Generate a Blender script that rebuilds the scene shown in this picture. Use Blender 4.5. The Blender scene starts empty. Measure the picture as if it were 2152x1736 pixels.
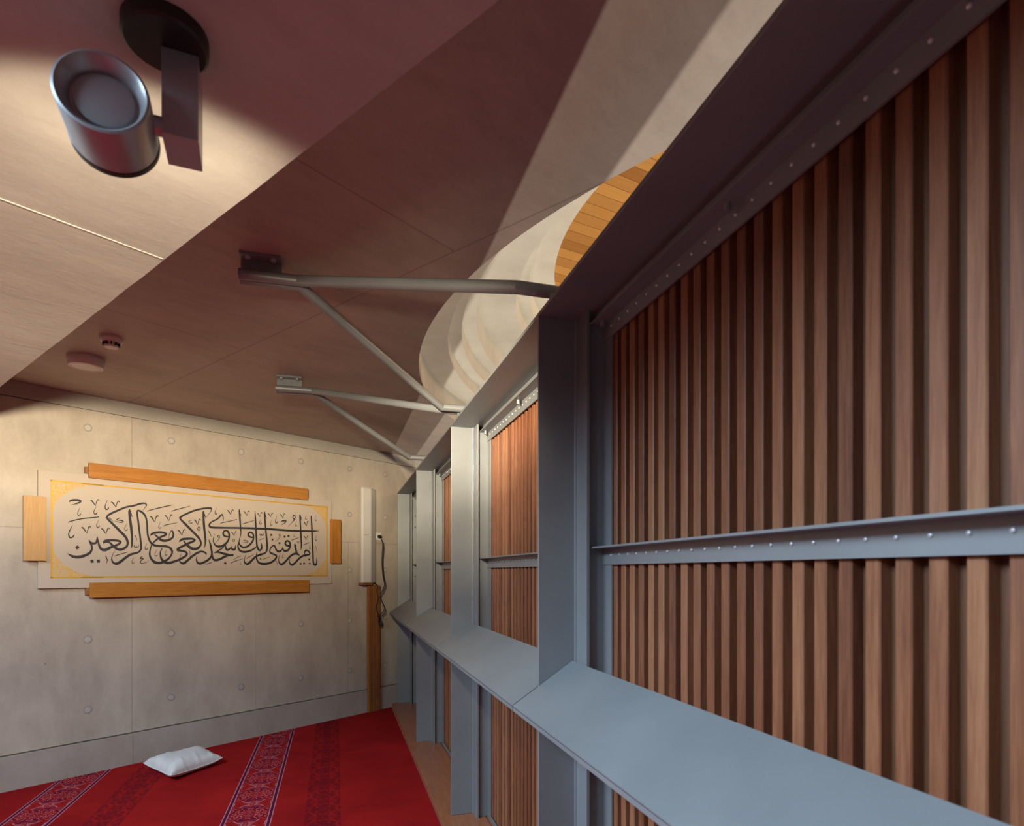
import bpy, math, random
from mathutils import Vector, Matrix

random.seed(7)
scene = bpy.context.scene
R = math.radians

# ------------------------------------------------------------------ camera
FPX = 1278.0
YAW = math.atan(371 / FPX)
cam_d = bpy.data.cameras.new('camera'); cam = bpy.data.objects.new('camera', cam_d)
scene.collection.objects.link(cam); scene.camera = cam
cam.location = (0, 0, 1.5); cam.rotation_euler = (R(90), 0, -YAW)
cam_d.sensor_fit = 'HORIZONTAL'; cam_d.sensor_width = 36; cam_d.lens = 36 * FPX / 2152
cam_d.shift_x = 0; cam_d.shift_y = (1202 - 868) / 2152
cam_d.clip_start = 0.02
cam_d.dof.use_dof = True; cam_d.dof.focus_distance = 4.6; cam_d.dof.aperture_fstop = 5.0

# ------------------------------------------------------------------ wall frame: s along the concrete wall, n out into the room
P0 = Vector((.666, 6.93)); WD = Vector((.82110, .57078)); ND = Vector((.57078, -.82110))
WANG = math.atan2(WD.y, WD.x)
def wp(s, n, z):
    p = P0 + WD * s + ND * n
    return Vector((p.x, p.y, z))

# ------------------------------------------------------------------ light
w = bpy.data.worlds.new('World'); scene.world = w; w.use_nodes = True
bgn = w.node_tree.nodes['Background']
bgn.inputs['Color'].default_value = (.52, .60, .95, 1); bgn.inputs['Strength'].default_value = .09

def light(name, kind, loc, energy, color, aim=None, **kw):
    d = bpy.data.lights.new(name, kind); o = bpy.data.objects.new(name, d)
    scene.collection.objects.link(o); o.location = loc; d.energy = energy; d.color = color
    for k, v in kw.items(): setattr(d, k, v)
    if aim is not None:
        o.rotation_euler = (Vector(aim) - Vector(loc)).to_track_quat('-Z', 'Y').to_euler()
    return o
# added area lamp left of the lower slab: assumed daylight that grades the slats
DAY_LOC = wp(-6.2, 3.0, 3.30)
light('added_daylight_lamp', 'AREA', DAY_LOC, 330, (.60, .80, .97), aim=wp(-3.2, 4.3, .9), shape='RECTANGLE', size=3.0, size_y=1.1)
# assumed light of the prayer hall behind the screen: added lines of lamps that shine up past the top plate
light('assumed_hall_light_far', 'AREA', (2.65, 3.2, -.1), 62, (1.0, .90, .74), aim=(1.6, 3.2, 3.2), shape='RECTANGLE', size=8.0, size_y=.06)
light('assumed_hall_light_near', 'AREA', (1.06, 3.0, .8), 48, (1.0, .95, .84), aim=(1.0, 3.0, 3.0), shape='RECTANGLE', size=8.0, size_y=.06)
light('dome_fill_light', 'AREA', (4.4, 3.5, 2.9), 170, (1.0, .90, .72), aim=(4.4, 3.6, 6), shape='DISK', size=1.6)  # added fill lamp inside the opening, only brightens the dome

vs = scene.view_settings
vs.view_transform = 'Standard'; vs.look = 'None'; vs.exposure = 0.0; vs.gamma = 1.0; vs.use_curve_mapping = False
scene.cycles.max_bounces = 8; scene.cycles.diffuse_bounces = 5
scene.cycles.sample_clamp_indirect = 4.0

# ------------------------------------------------------------------ node helper
class NT:
    def __init__(self, name):
        self.mat = bpy.data.materials.new(name); self.mat.use_nodes = True
        self.t = self.mat.node_tree; self.b = self.t.nodes['Principled BSDF']
    def n(self, typ, **kw):
        nd = self.t.nodes.new(typ)
        for k, v in kw.items(): setattr(nd, k, v)
        return nd
    def put(self, sock, v):
        if v is None: return
        if isinstance(v, bpy.types.NodeSocket): self.t.links.new(v, sock)
        else: sock.default_value = v
    def m(self, op, a, b=None, c=None, clamp=False):
        nd = self.n('ShaderNodeMath', operation=op, use_clamp=clamp)
        self.put(nd.inputs[0], a); self.put(nd.inputs[1], b); self.put(nd.inputs[2], c)
        return nd.outputs[0]
    def coord(self, which='Object'):
        return self.n('ShaderNodeTexCoord').outputs[which]
    def xyz(self, v):
        nd = self.n('ShaderNodeSeparateXYZ'); self.put(nd.inputs[0], v); return nd.outputs
    def vec(self, x, y, z):
        nd = self.n('ShaderNodeCombineXYZ')
        for i, q in enumerate((x, y, z)): self.put(nd.inputs[i], q)
        return nd.outputs[0]
    def noise(self, v, scale, detail=4, rough=.55, dist=0, stretch=None):
        if stretch:
            mp = self.n('ShaderNodeMapping'); self.put(mp.inputs['Vector'], v); mp.inputs['Scale'].default_value = stretch; v = mp.outputs[0]
        nd = self.n('ShaderNodeTexNoise'); self.put(nd.inputs['Vector'], v)
        nd.inputs['Scale'].default_value = scale; nd.inputs['Detail'].default_value = detail
        nd.inputs['Roughness'].default_value = rough; nd.inputs['Distortion'].default_value = dist
        return nd.outputs[0]
    def ramp(self, f, stops):
        nd = self.n('ShaderNodeValToRGB'); self.put(nd.inputs[0], f)
        e = nd.color_ramp.elements
        while len(e) < len(stops): e.new(.5)
        for el, (p, col) in zip(e, stops):
            el.position = p; el.color = (*col, 1) if len(col) == 3 else col
        return nd.outputs[0]
    def mix(self, f, a, b, mode='MIX'):
        nd = self.n('ShaderNodeMix', data_type='RGBA', blend_type=mode)
        self.put(nd.inputs[0], f); self.put(nd.inputs[6], (*a, 1) if isinstance(a, tuple) else a); self.put(nd.inputs[7], (*b, 1) if isinstance(b, tuple) else b)
        return nd.outputs[2]
    def line(self, c, at, half):
        return self.m('LESS_THAN', self.m('ABSOLUTE', self.m('SUBTRACT', c, at)), half)
    def smooth(self, c, lo, hi):
        nd = self.n('ShaderNodeMapRange', interpolation_type='SMOOTHSTEP')
        self.put(nd.inputs[0], c); nd.inputs[1].default_value = lo; nd.inputs[2].default_value = hi
        return nd.outputs[0]
    def out(self, col, rough=.6, metal=0, bump=None, bstr=.2, bdist=.01, spec=None):
        self.put(self.b.inputs['Base Color'], (*col, 1) if isinstance(col, tuple) else col)
        self.put(self.b.inputs['Roughness'], rough); self.put(self.b.inputs['Metallic'], metal)
        if spec is not None: self.b.inputs['Specular IOR Level'].default_value = spec
        if bump is not None:
            bp = self.n('ShaderNodeBump'); bp.inputs['Strength'].default_value = bstr; bp.inputs['Distance'].default_value = bdist
            self.put(bp.inputs['Height'], bump); self.t.links.new(bp.outputs[0], self.b.inputs['Normal'])
        return self.mat

def flat(name, col, rough=.5, metal=0, **kw): return NT(name).out(col, rough, metal, **kw)

def concrete(name, light_c, dark_c, stretch=(1, 1, 1), joints=(), rough=.62, pits=True, sc=1.0):
    g = NT(name); o = g.coord(); X = g.xyz(o)
    a = g.noise(o, 1.1 * sc, 5, .6, .3, stretch); b = g.noise(o, 7 * sc, 6, .65, .2, stretch); f = g.noise(o, 60, 3)
    v = g.m('ADD', g.m('MULTIPLY', a, .62), g.m('ADD', g.m('MULTIPLY', b, .3), g.m('MULTIPLY', f, .08)))
    col = g.ramp(v, [(.34, dark_c), (.62, light_c)])
    if pits:
        vo = g.n('ShaderNodeTexVoronoi'); g.put(vo.inputs['Vector'], o); vo.inputs['Scale'].default_value = 9
        r = g.m('MULTIPLY', g.smooth(g.noise(o, 1.7, 2), .52, .7), .055)
        col = g.mix(g.m('MULTIPLY', g.m('LESS_THAN', vo.outputs['Distance'], r), .6), col, tuple(q * .35 for q in dark_c))
    for ax, at, half, lim in joints:
        mk = g.line(X[ax], at, half)
        for lax, sign, val in lim:
            mk = g.m('MULTIPLY', mk, g.m('GREATER_THAN' if sign > 0 else 'LESS_THAN', X[lax], val))
        col = g.mix(g.m('MULTIPLY', mk, .4), col, tuple(q * .4 for q in dark_c))
    return g.out(col, rough, 0, bump=v, bstr=.35, bdist=.012, spec=.35)

def wood(name, ramp, axis=2, scale=1.0, rough=.42, island=.0):
    g = NT(name); o = g.coord()
    st = [14 * scale] * 3; st[axis] = .9 * scale
    rnd = g.n('ShaderNodeNewGeometry').outputs['Random Per Island']
    off = g.vec(g.m('MULTIPLY', rnd, 37.0), g.m('MULTIPLY', rnd, 19.0), g.m('MULTIPLY', rnd, 53.0))
    va = g.n('ShaderNodeVectorMath', operation='ADD'); g.put(va.inputs[0], o); g.put(va.inputs[1], off)
    a = g.noise(va.outputs[0], 4, 6, .6, .6, tuple(st)); b = g.noise(va.outputs[0], 16, 3, .5, .2, tuple(st))
    v = g.m('ADD', g.m('MULTIPLY', a, .6), g.m('MULTIPLY', b, .4))
    v = g.m('ADD', v, g.m('MULTIPLY', g.m('SUBTRACT', rnd, .5), island))
    return g.out(g.ramp(v, ramp), rough, 0, bump=v, bstr=.12, bdist=.004)

M = {}
M['steel'] = (lambda g: g.out(g.ramp(g.noise(g.coord(), 3, 4), [(.3, (.205, .22, .235)), (.7, (.245, .26, .275))]), .42, .2, bump=g.noise(g.coord(), 350, 2), bstr=.05, bdist=.001))(NT('painted_steel'))
M['bolt'] = flat('zinc_bolt', (.62, .62, .66), .3, .35)
M['dark'] = flat('dark_paint', (.008, .008, .010), .5)
M['slat'] = wood('red_hardwood', [(.22, (.11, .035, .017)), (.5, (.21, .078, .037)), (.8, (.33, .148, .073))], 2, 1, .45, .42)
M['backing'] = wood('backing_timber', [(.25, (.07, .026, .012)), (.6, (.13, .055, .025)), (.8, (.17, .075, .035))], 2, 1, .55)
M['oak'] = wood('golden_oak', [(.25, (.30, .115, .02)), (.55, (.46, .19, .035)), (.8, (.56, .27, .07))], 0, 1, .4)
M['oak_v'] = wood('pale_oak_upright', [(.25, (.46, .25, .09)), (.55, (.56, .33, .14)), (.8, (.64, .42, .20))], 2, 1, .4)
M['oak_r'] = wood('golden_oak_end', [(.25, (.30, .115, .02)), (.55, (.46, .19, .035)), (.8, (.56, .27, .07))], 2, 1, .4)
M['post_wood'] = wood('dark_post_wood', [(.25, (.17, .06, .02)), (.55, (.30, .12, .035)), (.8, (.40, .19, .06))], 2, 1, .4)
M['sill'] = wood('sill_timber', [(.25, (.26, .085, .04)), (.55, (.38, .14, .065)), (.8, (.45, .19, .09))], 1, 1, .32)
M['white'] = flat('white_plastic', (.72, .71, .69), .4)
M['offwhite'] = flat('offwhite_grille', (.70, .69, .66), .55)
M['black'] = flat('black_rubber', (.012, .011, .011), .45)
M['grey'] = flat('lamp_grey_metal', (.42, .44, .47), .36, .55)
M['plugc'] = flat('concrete_plug', (.50, .48, .44), .7)

# ------------------------------------------------------------------ mesh helper
class MB:
    def __init__(self): self.v = []; self.f = []; self.mi = []
    def add(self, vs, fs, mi=0):
        b = len(self.v); self.v += [tuple(q) for q in vs]
        for f in fs: self.f.append(tuple(i + b for i in f)); self.mi.append(mi)
        return self
    def box(self, x0, x1, y0, y1, z0, z1, mi=0, tf=None):
        vs = [(x, y, z) for z in (z0, z1) for y in (y0, y1) for x in (x0, x1)]
        if tf: vs = [tf(*q) for q in vs]
        return self.add(vs, [(0, 2, 3, 1), (4, 5, 7, 6), (0, 1, 5, 4), (2, 6, 7, 3), (0, 4, 6, 2), (1, 3, 7, 5)], mi)
    def prism(self, poly, z0, z1, mi=0):
        n = len(poly); zf = (lambda z: (z if callable(z) else (lambda p: z)))
        a, b = zf(z0), zf(z1)
        vs = [(p[0], p[1], a(p)) for p in poly] + [(p[0], p[1], b(p)) for p in poly]
        return self.add(vs, [tuple(range(n - 1, -1, -1)), tuple(range(n, 2 * n))] + [(i, (i + 1) % n, n + (i + 1) % n, n + i) for i in range(n)], mi)
    def tube(self, pts, r, seg=12, mi=0, caps=True):
        pts = [Vector(p) for p in pts]; n = len(pts); rings = []; up = None
        for i, p in enumerate(pts):
            d = (pts[min(i + 1, n - 1)] - pts[max(i - 1, 0)]).normalized()
            if up is None: up = d.orthogonal().normalized()
            up = (up - d * up.dot(d)).normalized(); sd = d.cross(up)
            sc = 1.0
            if 0 < i < n - 1:
                d1 = (p - pts[i - 1]).normalized(); sc = 1 / max(.6, d1.dot(d))
            rr = (r[i] if isinstance(r, (list, tuple)) else r)
            rings.append([p + (up * math.cos(2 * math.pi * k / seg) + sd * math.sin(2 * math.pi * k / seg)) * rr for k in range(seg)])
        vs = [q for rg in rings for q in rg]
        fs = [(i * seg + k, i * seg + (k + 1) % seg, (i + 1) * seg + (k + 1) % seg, (i + 1) * seg + k) for i in range(n - 1) for k in range(seg)]
        if caps: fs += [tuple(range(seg - 1, -1, -1)), tuple((n - 1) * seg + k for k in range(seg))]
        return self.add(vs, fs, mi)
    def lathe(self, prof, mat=None, seg=48, mi=0):
        """prof: (radius, height) pairs turned round local z; mat: Matrix to place it"""
        vs = []; fs = []; idx = []
        for r, z in prof:
            if r < 1e-6: idx.append([len(vs)]); vs.append(Vector((0, 0, z)))
            else:
                idx.append(list(range(len(vs), len(vs) + seg)))
                vs += [Vector((r * math.cos(2 * math.pi * k / seg), r * math.sin(2 * math.pi * k / seg), z)) for k in range(seg)]
        for a, b in zip(idx, idx[1:]):
            for k in range(seg):
                k2 = (k + 1) % seg
                if len(a) == 1 and len(b) == 1: continue
                if len(a) == 1: fs.append((a[0], b[k2], b[k]))
                elif len(b) == 1: fs.append((a[k], a[k2], b[0]))
                else: fs.append((a[k], a[k2], b[k2], b[k]))
        if mat is not None: vs = [mat @ q for q in vs]
        return self.add(vs, fs, mi)
    def obj(self, name, mats, parent=None, smooth=False, bevel=0, local=False):
        me = bpy.data.meshes.new(name)
        vs = self.v
        if parent is not None and not local:
            mw = parent_matrix(parent).inverted(); vs = [tuple(mw @ Vector(q)) for q in vs]
        me.from_pydata(vs, [], self.f)
        for q in (mats if isinstance(mats, (list, tuple)) else [mats]): me.materials.append(q)
        for p, i in zip(me.polygons, self.mi): p.material_index = i
        if smooth:
            for p in me.polygons: p.use_smooth = True
            me.set_sharp_from_angle(angle=R(35))
        me.update()
        o = bpy.data.objects.new(name, me); scene.collection.objects.link(o)
        if parent is not None: o.parent = parent
        if bevel:
            md = o.modifiers.new('bevel', 'BEVEL'); md.width = bevel; md.segments = 2; md.limit_method = 'ANGLE'
        return o

def parent_matrix(p):
    m = Matrix.LocRotScale(p.location, p.rotation_euler, p.scale)
    return parent_matrix(p.parent) @ m if p.parent else m
def tag(o, label, cat, group=None, kind=None):
    if label: o['label'] = label
    if cat: o['category'] = cat
    if group: o['group'] = group
    if kind: o['kind'] = kind
    return o
def thing(name, loc, label, cat, rz=0, group=None):
    o = bpy.data.objects.new(name, None); scene.collection.objects.link(o)
    o.location = loc; o.rotation_euler = (0, 0, rz); o.empty_display_size = .1
    return tag(o, label, cat, group)
def struct(o, label=None): 
    o['kind'] = 'structure'
    if label: o['label'] = label
    return o
def copies(src, parent, offs, base):
    """more of one part, sharing its mesh, moved by the given offsets"""
    for d in offs:
        c = src.copy(); scene.collection.objects.link(c); c.parent = parent
        c.location = Vector(base) + Vector(d)
def wbox(mb, s0, s1, n0, n1, z0, z1, mi=0): return mb.box(s0, s1, n0, n1, z0, z1, mi, tf=lambda s, n, z: wp(s, n, z))

# ------------------------------------------------------------------ the room shell
ZC, ZS = 2.82, 2.45
wall_m = concrete('wall_concrete', (.60, .535, .45), (.38, .325, .275), (1.25, 1, .6),
    joints=[(2, 1.81, .003, ()), (0, -2.675, .0028, ()), (0, -.655, .0035, ((2, -1, 1.81),)), (0, -1.66, .002, ((2, -1, 1.2),))])
mb = MB()
mb.box(-9, 4.5, 0, .3, .246, 2.704)
mb.box(-9, 4.5, .018, .3, -.4, .246)
mb.box(-9, 4.5, .02, .3, 2.704, 2.712)
def plug(mb, s, z, ringed):
    mt = Matrix.Translation((s, 0, z)) @ Matrix.Rotation(R(90), 4, 'X')
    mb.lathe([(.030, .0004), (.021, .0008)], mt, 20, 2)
    mb.lathe([(.021, .0006), (.019, .0024), (0, .0024)], mt, 20, 1)
for s in (-6, -5.3, -4.7, -4.14, -3.555, -2.97, -2.385, -1.797, -1.203, -.637, -.17):
    for z in (.47, .995, 1.52, 2.1, 2.575):
        if z == 2.1 and s < -.7: continue
        plug(mb, s, z, True)
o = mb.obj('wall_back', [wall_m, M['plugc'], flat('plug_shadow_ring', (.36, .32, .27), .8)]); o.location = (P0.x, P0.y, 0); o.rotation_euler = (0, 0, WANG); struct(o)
mb = MB(); mb.box(-9, 4.5, -.022, .0175, 0, .234)
o = mb.obj('baseboard_back', concrete('plinth_concrete', (.50, .45, .40), (.36, .31, .27), (1, 1, .6), joints=[(0, -2.675, .003, ())])); o.location = (P0.x, P0.y, 0); o.rotation_euler = (0, 0, WANG); struct(o)

mb = MB(); mb.box(-9, 4.5, .004, .3, 2.7125, ZC - .001)
o = mb.obj('trim_1', concrete('wall_head_concrete', (.50, .47, .42), (.38, .35, .31), (.6, 1, 1))); o.location = (P0.x, P0.y, 0); o.rotation_euler = (0, 0, WANG); struct(o)
# carpet floor
g = NT('red_prayer_carpet'); oc = g.coord(); X = g.xyz(oc)
pile = g.noise(oc, 900, 2); wear = g.noise(oc, 2.2, 4, .6, .4)
col = g.ramp(g.m('ADD', g.m('MULTIPLY', wear, .8), g.m('MULTIPLY', pile, .2)), [(.3, (.24, .005, .008)), (.7, (.40, .012, .012))])
def band_uv(xc, half):
    # the bands repeat every 1.26 m across the floor
    q = g.m('SUBTRACT', g.m('PINGPONG', g.m('ADD', g.m('SUBTRACT', X[0], xc), 0), .63), 0)
    return g.m('DIVIDE', q, half)
u = band_uv(-.515, .142)
vv = g.m('PINGPONG', X[1], .17)
pat = g.noise(g.vec(g.m('MULTIPLY', u, .9), g.m('MULTIPLY', vv, 6.4), 3.7), 2.3, 1, .5, 1.3)
inner = g.m('LESS_THAN', u, .80)
fil = g.m('MULTIPLY', inner, g.m('GREATER_THAN', g.m('SINE', g.m('MULTIPLY', pat, 22)), .75))
lin = g.m('MULTIPLY', inner, g.m('LESS_THAN', g.m('ABSOLUTE', g.m('SINE', g.m('MULTIPLY', pat, 13))), .20))
purple = (.085, .006, .040); pale = (.46, .20, .25)
col = g.mix(fil, col, purple); col = g.mix(lin, col, pale)
col = g.mix(g.m('MULTIPLY', g.m('GREATER_THAN', u, .86), g.m('LESS_THAN', u, .96)), col, purple)
col = g.mix(g.line(u, .83, .02), col, pale); col = g.mix(g.line(u, .99, .02), col, pale)
u2 = band_uv(-.075, .105); v2 = g.m('PINGPONG', X[1], .13)
p2 = g.noise(g.vec(u2, g.m('MULTIPLY', v2, 7.0), 1.3), 2.0, 1, .5, .9)
dk = g.m('MULTIPLY', g.m('LESS_THAN', u2, 1.0), g.m('GREATER_THAN', g.m('SINE', g.m('MULTIPLY', p2, 15)), .05))
col = g.mix(g.m('MULTIPLY', dk, .55), col, (.075, .003, .012))
carpet = g.out(col, .95, 0, bump=pile, bstr=.25, bdist=.004, spec=.1)
poly = [(-6.4, -3.2), (.598, -3.2)]
def y_wall(x, n=0.022):  # y of the wall face line at given x
    a = wp(0, n, 0); return a.y + (x - a.x) * WD.y / WD.x
poly = [(-6.4, -3.2), (.598, -3.2), (.598, y_wall(.598)), (-4.2, y_wall(-4.2)), (-6.4, y_wall(-6.4))]
struct(MB().prism(poly, -.30, 0).obj('floor', carpet))

# ceiling with the round opening of the dome
CC = Vector((3.75, 3.45)); RC = 3.27
def ceil_material(nm, dk, lt):
    g = NT(nm); o = g.coord()
    mp = g.n('ShaderNodeMapping'); g.put(mp.inputs['Vector'], o); mp.vector_type = 'TEXTURE'
    mp.inputs['Location'].default_value = (P0.x, P0.y, 0); mp.inputs['Rotation'].default_value = (0, 0, WANG)
    q = mp.outputs[0]; X = g.xyz(q)          # X: along the wall, Y: away from the room (negative inside)
    a = g.noise(q, 1.2, 5, .6, .3, (.7, 1.2, 1)); b = g.noise(q, 7, 6, .65, .4, (.6, 1.5, 1)); f = g.noise(q, 70, 2)
    v = g.m('ADD', g.m('MULTIPLY', a, .55), g.m('ADD', g.m('MULTIPLY', b, .35), g.m('MULTIPLY', f, .1)))
    col = g.ramp(v, [(.33, dk), (.66, lt)])
    mk = g.line(X[0], -2.705, .004)
    left = g.m('MULTIPLY', g.m('LESS_THAN', X[0], -2.705), g.m('GREATER_THAN', X[0], -3.72))
    mk = g.m('MAXIMUM', mk, g.m('MULTIPLY', left, g.line(X[1], -3.55, .004)))
    mk = g.m('MAXIMUM', mk, g.m('MULTIPLY', left, g.line(X[1], -1.80, .004)))
    mk = g.m('MAXIMUM', mk, g.m('MULTIPLY', g.m('LESS_THAN', X[1], -.2), g.line(X[0], -1.36, .003)))
    for q_ in (-1.99, -4.66): mk = g.m('MAXIMUM', mk, g.m('MULTIPLY', g.m('LESS_THAN', X[0], -3.72), g.line(X[1], q_, .0035)))
    col = g.mix(g.m('MULTIPLY', mk, .38), col, (.10, .075, .06))
    return g.out(col, .55, 0, bump=v, bstr=.3, bdist=.012, spec=.35)
ceil_m = ceil_material('ceiling_concrete', (.33, .26, .215), (.50, .41, .35)); slab_m = ceil_material('slab_concrete', (.43, .40, .37), (.60, .57, .525))
mb = MB(); seg = 160; ring_i = []; 
for k in range(seg):
    a = 2 * math.pi * k / seg; d = Vector((math.cos(a), math.sin(a)))
    t = min((10 - 3.75) / d.x if d.x > 1e-6 else 1e9, (-7 - 3.75) / d.x if d.x < -1e-6 else 1e9,
            (11 - 3.45) / d.y if d.y > 1e-6 else 1e9, (-5 - 3.45) / d.y if d.y < -1e-6 else 1e9)
    if d.dot(WD) < -1e-6: t = min(t, (-4.3 - (CC - P0).dot(WD)) / d.dot(WD))  # assumed open past this line, so the added daylight lamp shines in
    p, q = CC + d * RC, CC + d * t
    ring_i.append((p, q))
vs = [(p.x, p.y, ZC) for p, q in ring_i] + [(q.x, q.y, ZC) for p, q in ring_i]
vs += [(p.x, p.y, ZC + .2) for p, q in ring_i] + [(q.x, q.y, ZC + .2) for p, q in ring_i]
fs = []
for k in range(seg):
    j = (k + 1) % seg
    fs += [(k, seg + k, seg + j, j), (2 * seg + k, 2 * seg + j, 3 * seg + j, 3 * seg + k)]
mb.add(vs, fs); struct(mb.obj('ceiling', ceil_m))

# lower slab: left and above the camera, straight edge square to the wall
mb = MB()
c_, d_ = wp(-4.5, 8.6, 0), wp(-4.5, 0, 0)  # unseen left end, set to keep the added daylight off the slat tops
edge = [wp(-3.73 + random.uniform(-.0012, .0012), 8.6 * i / 60, 0) for i in range(61)]
mb.prism([(p.x, p.y) for p in edge] + [(c_.x, c_.y), (d_.x, d_.y)], ZS, ZC - .001)
wbox(mb, -4.49, -3.735, 3.3225, 3.3275, ZS - .0018, ZS + .001)
slab = mb.obj('ceiling_lower', slab_m); struct(slab)

# left of the lower slab: unseen walls, roof and frame added round the lamp
surround_m = concrete('lamp_surround_concrete', (.50, .45, .39), (.36, .31, .27), pits=False)
mb = MB(); wbox(mb, -7.4, -7.25, .0, 8.6, -.3, 4.2); struct(mb.obj('wall_left', surround_m))
mb = MB(); wbox(mb, -7.25, -4.16, .0, 8.6, 4.05, 4.2); wbox(mb, -4.30, -4.16, .0, 8.6, ZC + .2, 4.05); struct(mb.obj('ceiling_added', surround_m))
wq = (wp(-3.2, 4.3, .9) - DAY_LOC).to_track_quat('-Z', 'Y').to_matrix().to_4x4(); wm = Matrix.Translation(DAY_LOC) @ wq
mb = MB(); tfw = lambda x, y, z: wm @ Vector((x, y, z))
for x0, x1, y0, y1 in ((-1.6, 1.6, .55, .63), (-1.6, 1.6, -.63, -.55), (-1.6, -1.5, -.55, .55), (1.5, 1.6, -.55, .55), (-.53, -.47, -.55, .55), (.47, .53, -.55, .55)):
    mb.box(x0, x1, y0, y1, -.09, -.03, tf=tfw)
struct(mb.obj('lamp_frame', M['steel']))

# dome: stepped concrete rings, then a band of timber boards and a plain crown
g = NT('dome_plaster'); v = g.noise(g.coord(), 2.5, 5, .6)
dome_m = g.out(g.ramp(v, [(.3, (.62, .56, .46)), (.7, (.76, .70, .59))]), .6, 0, bump=v, bstr=.15, bdist=.01)
mb = MB(); mt = Matrix.Translation((CC.x, CC.y, 0))
mb.lathe([(3.27, 2.82), (3.27, 3.03), (3.08, 3.03), (3.08, 3.125), (2.99, 3.125), (2.99, 3.244), (2.89, 3.244), (2.89, 3.43), (2.61, 3.43), (2.61, 3.56), (2.52, 3.56), (2.52, 3.69), (2.33, 3.69), (2.33, 3.72)], mt, 200)
o = mb.obj('ceiling_dome', dome_m, smooth=True); struct(o)
g = NT('dome_boards'); o_ = g.coord(); X = g.xyz(o_)
ang = g.m('SUBTRACT', g.m('MULTIPLY', X[1], .934), g.m('MULTIPLY', X[0], .358)); cell = g.m('FLOOR', g.m('MULTIPLY', ang, 10.5)); fr = g.m('FRACT', g.m('MULTIPLY', ang, 10.5))
wn = g.n('ShaderNodeTexWhiteNoise', noise_dimensions='1D'); g.put(wn.inputs['W'], cell)
rad = g.m('ADD', g.m('MULTIPLY', X[0], .934), g.m('MULTIPLY', X[1], .358))
gr = g.noise(g.vec(g.m('MULTIPLY', ang, 24), g.m('MULTIPLY', rad, 1.2), cell), 3, 4)
col = g.ramp(g.m('ADD', g.m('MULTIPLY', wn.outputs[0], .6), g.m('MULTIPLY', gr, .4)), [(.2, (.36, .135, .018)), (.8, (.62, .29, .06))])
col = g.mix(g.m('LESS_THAN', fr, .04), col, (.16, .06, .01))
mb = MB(); mb.lathe([(2.33, .0), (1.9, .05), (1.4, .10), (.9, .13)], None, 120); mb.lathe([(.9, .13), (.5, .15), (0, .16)], None, 60, 1)
o = mb.obj('ceiling_dome_boards', [g.out(col, .4), dome_m], smooth=True); o.location = (CC.x, CC.y, 3.72); struct(o)

# ------------------------------------------------------------------ the steel and timber screen
XF, XW, XFL = .666, .802, .8755          # post nose, post flange, face of the panel frames
PY = [1.968 + 1.635 * k for k in range(4)]
ZB = 2.372                               # underside of the top plate
SILL = .04
Y0 = -2.6                                 # near end of what is built
YE = y_wall(.9) - .01
ordn = ['nearest and widest', 'second from the camera', 'third from the camera', 'last one against the wall']
for k, y in enumerate(PY):
    t = thing('steel_post', (XF + .07, y, SILL), 'grey T-section steel post of the screen, ' + ordn[k], 'post', group='steel posts of the slatted screen')
    MB().box(XF, XW, y, y + .011, SILL, ZB).obj('web', M['steel'], t, bevel=.0015)
    yb = y + .105 if k < 3 else min(y + .105, y_wall(XW + .008) - .012)
    MB().box(XW, XW + .012, y - .094, yb, SILL, ZB + .0).obj('flange', M['steel'], t, bevel=.0015)
    MB().tube([(XW - .001, y - .003, SILL), (XW - .001, y - .003, ZB)], .006, 8).obj('weld_bead', M['steel'], t, smooth=True)
top = MB().prism([(XF - .002, Y0), (.86, Y0), (.86, y_wall(.86) - .004), (XF - .002, y_wall(XF - .002) - .004)], ZB, ZB + .012).obj('top_plate', M['steel'], bevel=.001)
tag(top, 'long dark steel plate capping the slatted screen along its whole top', 'beam')

led = ['wide pale sloping steel ledge nearest the camera, at the bottom right', 'sloping steel ledge between the nearest post and the second post', 'short sloping steel ledge between the second and third posts', 'small sloping steel ledge end piece beside the concrete wall']
ends = [Y0] + PY
def zl(x): return 1.05 + (x - .575) * (.142 / .213)
for k in range(4):
    ya, yb = ends[k], ends[k + 1]
    a = ya + .006 if k else ya
    wn_ = .014 if k else 0
    pl = [(.575, a), (XF - .002, a), (XF - .002, ya + wn_ + .001), (.788, ya + wn_ + .001), (.788, yb - .002), (.575, yb - .002)]
    if not k: pl = [(.575, a), (.788, a), (.788, yb - .002), (.575, yb - .002)]
    if k == 3: pl = [(x, min(y, y_wall(x, 0) - .006)) for x, y in pl]
    yl = pl[-1][1]
    t = thing('steel_ledge', (.68, (ya + yb) / 2, 1.05), led[(k + 0)], 'ledge', group='sloping ledges along the screen')
    MB().prism(pl, lambda p: zl(p[0]) - .006, lambda p: zl(p[0])).obj('ledge_plate', M['steel'], t)
    MB().box(.575, .580, a, yl, 1.05 - .019, 1.05 - .0045).obj('front_lip', M['steel'], t)
    MB().box(.66, .786, yb - .009, yb - .003, 1.02, 1.10).obj('end_bracket', M['steel'], t)

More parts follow.
